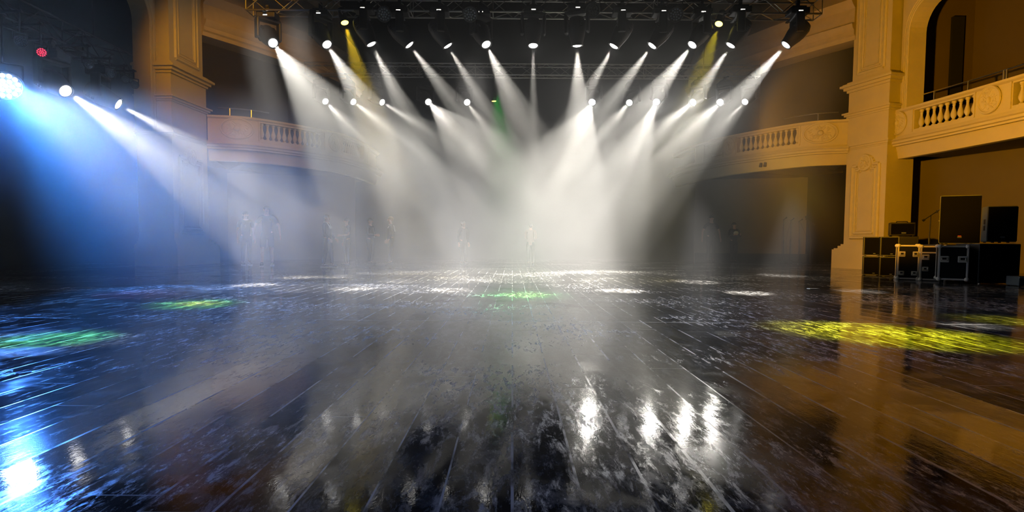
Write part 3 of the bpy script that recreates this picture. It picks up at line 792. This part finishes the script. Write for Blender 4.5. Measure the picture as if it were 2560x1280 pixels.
for sx in (-1, 1):
    for sy in (-1, 1): local(MB().tube((sx * .26, sy * .13, 0), (sx * .26, sy * .13, .03), .02, seg=8), t2, 'foot', M_BLACKMATT)

def loudspeaker(px, pyb, Y, z, wf, wb, h, d, label, rz, red):
    g = at(px, 612, Y); t = thing('loudspeaker', label, 'loudspeaker', (g.x, Y + d / 2, z), rz, None)
    mb = MB(); mb.poly([Vector((-wf / 2, -d / 2, 0)), Vector((wf / 2, -d / 2, 0)), Vector((wb / 2, d / 2, 0)), Vector((-wb / 2, d / 2, 0))], (0, 0, h))
    bmesh.ops.bevel(mb.bm, geom=mb.bm.edges[:], offset=.012, segments=2, affect='EDGES')
    local(mb, t, 'cabinet_shell', M_CABSIDE)
    mb = MB().box((0, -d / 2 - .008, h / 2), (wf - .02, .03, h - .03), bev=.012); local(mb, t, 'grille', M_GRILLE)
    lg = local_box(t, (.0, -d / 2 - .026, h * .13), (.075, .008, .035), 'badge', M_CABSIDE)
    if red: local_box(t, (.0, -d / 2 - .027, h * .13 + .024), (.06, .008, .014), 'badge_stripe', M_REDLOGO, parent=lg)
    # side pocket handles
    for sx in (-1, 1):
        a = Vector((sx * wf / 2, -d / 2, 0)); b = Vector((sx * wb / 2, d / 2, 0)); tt = (b - a).normalized(); nn = Vector((tt.y, -tt.x, 0)) * sx
        c = (a + b) / 2 + nn * .003 - tt * .04
        hp = MB()
        for dz in (-.065, .065): hp.box(c + Vector((0, 0, h * .48 + dz)), (.10, .012, .10), Matrix((tt, nn, Vector((0, 0, 1)))).transposed(), bev=.005)
        hd = local(hp, t, 'pocket_handle', M_BLACKMATT)
        local(MB().box(c + Vector((0, 0, h * .48)) + nn * .006, (.14, .01, .014), Matrix((tt, nn, Vector((0, 0, 1)))).transposed()), t, 'handle_bar', M_CHROME, hd)
    for sx in (-1, 1):
        for sy in (-1, 1): local(MB().tube((sx * (wb / 2 - .05), sy * (d / 2 - .06), -.02), (sx * (wb / 2 - .05), sy * (d / 2 - .06), .003), .025, seg=10), t, 'foot', M_BLACKMATT)
    return t
def subwoofer(px, pyb, w, h, d, label, rz, Y=None):
    t = place(px, pyb, w, d, 'subwoofer', label, 'subwoofer', rz, None, Y=Y); t.location.z = 0
    local_box(t, (0, 0, h / 2 + .01), (w, d, h - .02), 'box', M_BLACK, .012)
    local_box(t, (0, -d / 2 - .006, h / 2), (w - .04, .02, h - .06), 'grille', M_GRILLE)
    for sx in (-1, 1):
        for sy in (-1, 1): local(MB().tube((sx * (w / 2 - .08), sy * (d / 2 - .08), 0), (sx * (w / 2 - .08), sy * (d / 2 - .08), .03), .03, seg=10), t, 'foot', M_CHROME if sy < 0 else M_BLACKMATT)
    return t
subwoofer(2402, 698, .86, .80, .62, 'black subwoofer box behind the flight cases, under the big loudspeaker', -.05, Y=12.75)
subwoofer(2497, 711, .82, .82, .66, 'black subwoofer box at the right edge, under the smaller loudspeaker', -.02)
z1 = .83
Ysp = 12.78
loudspeaker(2414, 605, Ysp, z1, .74, .54, at(2397, 488, Ysp).z - z1, .56, 'big black loudspeaker with grey side and pocket handle, standing above the flight cases', -.47, True)
Ys2 = onfloor(2497, 711).y + .06
loudspeaker(2513, 605, Ys2, .86, .52, .36, at(2503, 515, Ys2).z - .86, .46, 'smaller black loudspeaker on the subwoofer at the right edge', -.30, False)
t = place(2556, 716, .3, .3, 'equipment_case', 'small grey case on the floor, cut by the right edge', 'case')
local_box(t, (.08, 0, .10), (.30, .3, .18), 'body', M_CABSIDE, .01); local_box(t, (.08, -.152, .17), (.30, .012, .02), 'lid_band', M_ALU)
for sx in (-1, 1):
    for sy in (-1, 1): local_box(t, (.08 + sx * .12, sy * .12, .006), (.03, .03, .012), 'foot', M_BLACKMATT)

def mic_stand(px, pyb, ptx, pty, label, boom=0, cable=1, lean=0, Y=None, mic=True, base='round'):
    g = onfloor(px, pyb)
    if Y: g = at(px, 620, Y); g.z = 0
    hh = at(ptx, pty, g.y).z; tx = at(ptx, pty, g.y).x
    t = thing('microphone_stand', label, 'microphone stand', (g.x, g.y, 0), 0, 'microphone stands')
    for k in range(3):
        a = 2 * math.pi * k / 3 + .5 + px
        e = g + Vector((.34 * math.cos(a), .34 * math.sin(a), .02))
        MB().tube(g + Vector((0, 0, .16)), e, .012, seg=8).ball(e, (.02, .02, .02), 8, 6).build('leg', M_BLACK, t, True)
    MB().tube(g + Vector((0, 0, .05)), g + Vector((0, 0, .9)), .019, seg=10).tube(g + Vector((0, 0, .12)), g + Vector((0, 0, .22)), .03, seg=10).build('lower_pole', M_BLACK, t, True)
    top = Vector((tx - boom * .08, g.y, hh - .06 - abs(boom) * .08))
    MB().tube(g + Vector((0, 0, .88)), top, .013, seg=8).tube(g + Vector((0, 0, .86)), g + Vector((0, 0, .96)), .026, seg=10).build('upper_pole', M_BLACK, t, True)
    if boom:
        a = top + Vector((boom * .22, 0, -.10)); b = top + Vector((-boom * .18, -.02, .10))
        MB().tube(a, b, .012, seg=8).tube(a, a + (a - b) * .12, .03, seg=10).build('boom_arm', M_BLACK, t, True); top = b
    if mic:
        d = Vector((-.3 if boom > 0 else .25, -.5, .35)).normalized()
        m = MB().tube(top, top + d * .14, .012, .018, seg=10).ball(top + d * .16, (.03, .03, .034), 12, 8).tube(top - Vector((0, 0, .04)), top + Vector((0, 0, .03)), .022, seg=8)
        m.build('microphone', M_BLACK, t, True)
    if cable:
        pts = []
        for k in range(15):
            u = k / 14; pts.append(Vector((top.x + (g.x + cable * .12 - top.x) * u + cable * .16 * math.sin(u * math.pi), g.y - .03, top.z * (1 - u) + .02)))
        MB().path(pts, .005, 6).build('cable', M_CABLE, t, True)
    return t
mic_stand(1957, 659, 1959, 546, 'thin black microphone stand, leftmost of the four before the right rear wall', cable=-.3)
mic_stand(1974, 659, 1977, 548, 'thin black microphone stand, second from the left of the four', cable=-.8)
mic_stand(1996, 660.5, 1998, 550, 'thin black microphone stand, third from the left of the four', cable=1.4)
mic_stand(2025, 662, 2028, 546, 'thin black microphone stand with a tilted boom, nearest the right column', boom=.8, cable=.6)
mic_stand(2322, 684, 2322, 527, 'black boom stand rising between the rack and the big loudspeaker', boom=-.7, cable=0, Y=14.2)

# small things
for k, (px, lb) in enumerate(((1901, 'tiny black spotlight under the right balcony, left one of two'), (1912, 'tiny black spotlight under the right balcony, right one of two'))):
    q, tt, n = CR.frame(CR.at_px(px, 3.65)); p = q - n * .12 + Vector((0, 0, 3.66))
    t = thing('ceiling_spotlight', lb, 'spotlight', p, 0, 'tiny spotlights under the right balcony')
    MB().tube(p - n * .02, p + n * .08, .015, seg=8).build('arm', M_BLACK, t); MB().tube(p + n * .10 + Vector((0, 0, .07)), p + n * .13 + Vector((0, 0, -.07)), .05, .06, seg=12).build('can', M_BLACK, t, True)
g = onfloor(2033, 722)
tag(MB().box((g.x, g.y, .004), (.17, .12, .006)).build('tape_piece', M_TAPE), 'short piece of white tape on the dark floor before the right column', 'tape')

# ------------------------------------------------------------------ people
def skin_mesh(name, verts, edges, m, sub=2, root=0):
    me = bpy.data.meshes.new(name); me.from_pydata([v[0] for v in verts], edges, [])
    o = bpy.data.objects.new('tmp', me); sc.collection.objects.link(o)
    sm = o.modifiers.new('s', 'SKIN'); sm.use_smooth_shade = True
    if not me.skin_vertices: me.skin_vertices.new()
    for i, v in enumerate(verts):
        r = v[1]; r = (r, r) if isinstance(r, (int, float)) else r
        me.skin_vertices[0].data[i].radius = r; me.skin_vertices[0].data[i].use_root = (i == root)
    ss = o.modifiers.new('u', 'SUBSURF'); ss.levels = sub; ss.render_levels = sub
    bpy.context.view_layer.update()
    dg = bpy.context.evaluated_depsgraph_get()
    out = bpy.data.meshes.new_from_object(o.evaluated_get(dg)); out.name = name
    bpy.data.objects.remove(o); out.materials.clear(); out.materials.append(m)
    for p in out.polygons: p.use_smooth = True
    return out

def person(px, pyb, pyh, yaw, label, armL, armR, legL=(0, 0), legR=(0, 0), hair='short', hairm=None, top=None, bottom=None, sleeves='short', shorts=False, shoes=None, extra=None, bend=0, headyaw=0, group='people standing in the haze'):
    """arm = (elbow xyz, wrist xyz) relative to the shoulder; leg = (sideways, forward) offsets of the foot; facing -Y locally"""
    g = onfloor(px, pyb); hgt = at(px, pyh, g.y).z; k = hgt / 1.75
    t = thing('person', label, 'person', (g.x, g.y, 0), yaw, group); t.scale = (k, k, k)
    top = top or M_CLOTH; bottom = bottom or M_CLOTH; shoes = shoes or M_CLOTH; hairm = hairm or M_HAIR
    B = Matrix.Translation((0, 0, .98)) @ Matrix.Rotation(bend, 4, 'X') @ Matrix.Translation((0, 0, -.98))
    up = lambda p: tuple(B @ Vector(p))
    V = []; E = []
    def add(p, r, j=None):
        V.append((tuple(p), r)); i = len(V) - 1
        if j is not None: E.append((j, i))
        return i
    pel = add((0, 0, .96), (.115, .10)); wa = add(up((0, 0, 1.10)), (.11, .095), pel); ch = add(up((0, 0, 1.29)), (.14, .11), wa)
    nb = add(up((0, 0, 1.44)), (.07, .06), ch); nk = add(up((0, -.006, 1.50)), .05, nb)
    h0 = add(up((0, -.018, 1.56)), .062, nk); h1 = add(up((0, -.016, 1.63)), (.074, .086), h0); add(up((0, -.006, 1.70)), (.058, .066), h1)
    joints = {}
    for s, arm, nm in ((1, armL, 'L'), (-1, armR, 'R')):
        sh0 = Vector((s * .185, .0, 1.41)); el0 = sh0 + Vector(arm[0]); wr0 = el0 + Vector(arm[1])
        sh = add(up(sh0), .052, nb); el = add(up(el0), .038, sh); wr = add(up(wr0), .026, el)
        d = (Vector(up(wr0)) - Vector(up(el0))).normalized(); side = Vector((0, -1, 0)) if abs(d.z) > .5 else Vector((0, 0, 1))
        side = (side - d * side.dot(d)).normalized(); W0 = Vector(up(wr0))
        pm = add(W0 + d * .055, .026, wr)
        for j, (o_, ln) in enumerate(((-.030, .060), (-.010, .072), (.011, .067), (.031, .052))):
            a = add(W0 + d * .085 + side * o_, .0095, pm); b = add(W0 + d * (.085 + ln * .55) + side * o_ * 1.15, .0085, a)
            inner = Vector((-s, 0, 0)); add(W0 + d * (.085 + ln) + side * o_ * 1.1 + inner * .018, .007, b)
        th = add(W0 + d * .04 + side * (.040), .011, pm); add(W0 + d * .085 + side * .062, .009, th)
        joints[nm] = (up(sh0), up(el0), up(wr0))
    legs = {}
    for s, lg in ((1, legL), (-1, legR)):
        hp = Vector((s * .09, 0, .90)); ft = Vector((s * .10 + lg[0], -lg[1], .085)); kn = hp.lerp(ft, .5) + Vector((0, -.03 - .05 * abs(lg[1]), .02))
        a = add(hp, .085, pel); b = add(kn, .055, a); c = add(hp.lerp(kn, .0) * 0 + kn.lerp(ft, .4) + Vector((0, .015, 0)), .052, b); d_ = add(ft, .036, c); add(ft + Vector((0, -.10, -.045)), .034, d_)
        legs[s] = (hp, kn, ft)
    put('body', skin_mesh('body', V, E, M_SKIN), t)
    Hm = B.copy()
    face = MB(); HC = Hm @ Matrix.Rotation(headyaw, 4, 'Z')
    face.tube(HC @ Vector((0, -.088, 1.645)), HC @ Vector((0, -.118, 1.605)), .009, .016, 8).ball(HC @ Vector((0, -.112, 1.603)), (.017, .014, .012), 8, 6)
    for s in (-1, 1): face.ball(HC @ Vector((s * .082, .005, 1.625)), (.012, .02, .032), 8, 6)
    me = face.mesh('face_features', M_SKIN, True); put('nose_and_ears', me, t)
    ey = MB()
    for s in (-1, 1): ey.ball(HC @ Vector((s * .032, -.092, 1.642)), (.012, .008, .007), 8, 6)
    ey.box(HC @ Vector((0, -.094, 1.572)), (.045, .008, .006))
    put('eyes_and_mouth', ey.mesh('eyes_and_mouth', M_EYE, True), t)
    hr = MB().ball(HC @ Vector((0, .012, 1.675)), (.088, .098, .078), 18, 12)
    if hair == 'long': hr.ball(HC @ Vector((0, .055, 1.55)), (.085, .05, .17), 14, 10)
    else: hr.ball(HC @ Vector((0, .05, 1.635)), (.078, .06, .075), 14, 10)
    if hair == 'bald': hr.bm.clear(); hr.ball(HC @ Vector((0, .04, 1.62)), (.078, .06, .045), 14, 10)
    put('hair', hr.mesh('hair', hairm, True), t)
    # clothing
    V = []; E = []
    a0_ = add(up((0, 0, .80)), (.15, .13)); a = add(up((0, 0, .92)), (.158, .138), a0_); b = add(up((0, 0, 1.10)), (.138, .118), a); c = add(up((0, 0, 1.29)), (.165, .13), b); d = add(up((0, .003, 1.435)), (.085, .075), c)
    for nm in 'LR':
        sh, el, wr = [Vector(p) for p in joints[nm]]
        x = add(sh, .066, d)
        if sleeves == 'short': add(sh.lerp(el, .72), .058, x)
        else: y = add(el, .052, x); add(el.lerp(wr, .94), .040, y)
    put('shirt' if sleeves == 'short' else 'jacket', skin_mesh('shirt', V, E, top), t)
    V = []; E = []
    a9 = add((0, 0, 1.06), (.12, .11)); a = add((0, 0, .96), (.145, .13), a9)
    for s in (1, -1):
        hp, kn, ft = legs[s]; b = add(hp + Vector((0, 0, -.04)), .112, a); c = add(kn, .075, b)
        if not shorts: e = add(kn.lerp(ft, .5), .066, c); add(ft + Vector((0, 0, .02)), .056, e)
    put('shorts' if shorts else 'trousers', skin_mesh('trousers', V, E, bottom), t)
    for s in (1, -1):
        hp, kn, ft = legs[s]
        sb = MB().ball(ft + Vector((0, -.06, -.045)), (.05, .14, .045), 14, 8).ball(ft + Vector((0, .0, -.02)), (.045, .065, .065), 12, 8)
        for v in sb.bm.verts: v.co.z = max(v.co.z, .006)
        o = put('shoe', sb.mesh('shoe', M_CLOTH if shoes is M_SHOE else shoes, True), t)
        if shoes is M_SHOE: put('sole', MB().box(ft + Vector((0, -.055, -.072)), (.10, .29, .024), bev=.008).mesh('sole', M_SHOE), o)
    if extra: extra(t, up)
    return t
def m_put(t, nm, mb, m, smooth=True): return put(nm, mb.mesh(nm, m, smooth), t)
down = lambda s: ((s * .05, .02, -.29), (s * .02, -.05, -.26))
wide = lambda s: ((s * .14, .02, -.26), (s * .03, -.04, -.25))
front = lambda s: ((s * .03, -.04, -.28), (-s * .12, -.22, -.02))
def badge(t, up): m_put(t, 'name_badge', MB().box(up((-.05, -.15, 1.28)), (.05, .01, .07)), M_WHITE)
def collar(t, up):
    m_put(t, 'collar', MB().path([Vector(up(p)) for p in ((-.09, .06, 1.49), (-.08, -.04, 1.47), (-.05, -.11, 1.38), (-.045, -.15, 1.28))], .018, 8), M_WHITE)
    m_put(t, 'collar', MB().path([Vector(up(p)) for p in ((.09, .06, 1.49), (.08, -.04, 1.47), (.05, -.11, 1.38), (.045, -.15, 1.28))], .018, 8), M_WHITE)
def strap(t, up): m_put(t, 'strap', MB().path([Vector(up(p)) for p in ((.10, -.12, 1.32), (.11, -.02, 1.475), (.11, .10, 1.40), (.10, .14, 1.20))], .014, 8), M_WHITE)
def cord(t, up): m_put(t, 'lanyard', MB().path([Vector(up(p)) for p in ((.06, .03, 1.48), (.05, -.09, 1.40), (.02, -.155, 1.20), (0, -.17, 1.02))], .008, 6), M_WHITE)
def towel(t, up): m_put(t, 'towel', MB().ball(up((0, -.15, 1.29)), (.12, .05, .09), 14, 8), M_WHITE)
def phone(t, up): m_put(t, 'phone', MB().box(up((0, -.34, 1.12)), (.07, .14, .012)), M_WHITE)
person(616, 663, 528, .6, 'person in dark clothes with a white chest badge, leftmost in the blue haze', down(1), down(-1), hair='long', shoes=M_SHOE, extra=badge)
person(669, 665, 514, .35, 'tall man in black T-shirt and shorts walking in blue haze, bare forearms', wide(1), wide(-1), (.02, -.22), (-.04, .24), shorts=True, shoes=M_SHOE, extra=strap)
person(818, 668, 536, 1.35, 'man in black with a white collar and white-soled shoes, facing right', ((.02, -.02, -.29), (0, -.18, -.18)), ((-.02, -.02, -.29), (0, -.18, -.18)), (0, .12), (0, -.08), sleeves='long', shoes=M_SHOE, extra=collar)
person(868, 664, 545, -.9, 'dim person in dark clothes beside the man with the white collar', front(1), down(-1), sleeves='short')
person(926, 662, 545, 1.3, 'man in dark jacket facing right, hands held together in front', front(1), front(-1), sleeves='long', extra=cord)
person(977, 661, 541, -1.2, 'blond man in dark shirt facing left, pale strap over his shoulder', ((.04, .02, -.29), (0, -.12, -.22)), ((-.04, .02, -.29), (0, -.12, -.22)), hairm=M_HAIRBL, sleeves='long', extra=strap)
person(1158, 662, 552, .8, 'barely visible person in dark clothes in the thick haze left of centre', down(1), down(-1), sleeves='long')
person(1326, 663, 558, 3.0, 'barely visible person in a pale pink top at the centre of the haze', front(1), front(-1), top=M_CLOTHPINK, sleeves='long')
person(1776, 655, 538, .1, 'man in black T-shirt with bare arms hanging, right of the beams', wide(1), wide(-1), hair='short')
person(1833, 657, 556, .2, 'person in black with a white cloth on the chest, facing the hall', ((.08, -.05, -.25), (-.12, -.20, .05)), ((-.08, -.05, -.25), (.12, -.20, .05)), sleeves='long', extra=towel)
person(1856, 654, 553, -2.4, 'man in black leaning forward with one leg stretched out behind', front(1), front(-1), (.05, .1), (-.1, -.45), sleeves='long', bend=.25)

# ------------------------------------------------------------------ haze
hz = MB().poly([Vector((x, y, .01)) for x, y in ((-12, 7.4), (.5, 8.4), (5, 11.6), (8.6, 14.2), (8.6, 24.4), (7.2, 30), (-6.2, 30), (-6.8, 24.5), (-12, 24))], (0, 0, 6.0)).build('haze', [])
tag(hz, 'pale stage haze filling the middle of the hall and catching the beams', 'haze', kind='stuff')
hm = bpy.data.materials.new('haze'); hm.use_nodes = True; nt = hm.node_tree; nt.nodes.clear()
out = nt.nodes.new('ShaderNodeOutputMaterial'); vs = nt.nodes.new('ShaderNodeVolumeScatter')
vs.inputs['Color'].default_value = (1, 1, 1, 1); vs.inputs['Density'].default_value = HAZE; vs.inputs['Anisotropy'].default_value = .25
tc = nt.nodes.new('ShaderNodeTexCoord'); nz = nt.nodes.new('ShaderNodeTexNoise'); nz.inputs['Scale'].default_value = .45
nz.inputs['Detail'].default_value = 2.0; nz.inputs['Distortion'].default_value = .6
mr = nt.nodes.new('ShaderNodeMapRange'); mr.inputs['From Min'].default_value = .3; mr.inputs['From Max'].default_value = .7
mr.inputs['To Min'].default_value = HAZE * .45; mr.inputs['To Max'].default_value = HAZE * 1.6
nt.links.new(tc.outputs['Object'], nz.inputs['Vector']); nt.links.new(nz.outputs['Fac'], mr.inputs['Value']); nt.links.new(mr.outputs[0], vs.inputs['Density'])
nt.links.new(vs.outputs[0], out.inputs['Volume'])
hz.data.materials.clear(); hz.data.materials.append(hm)
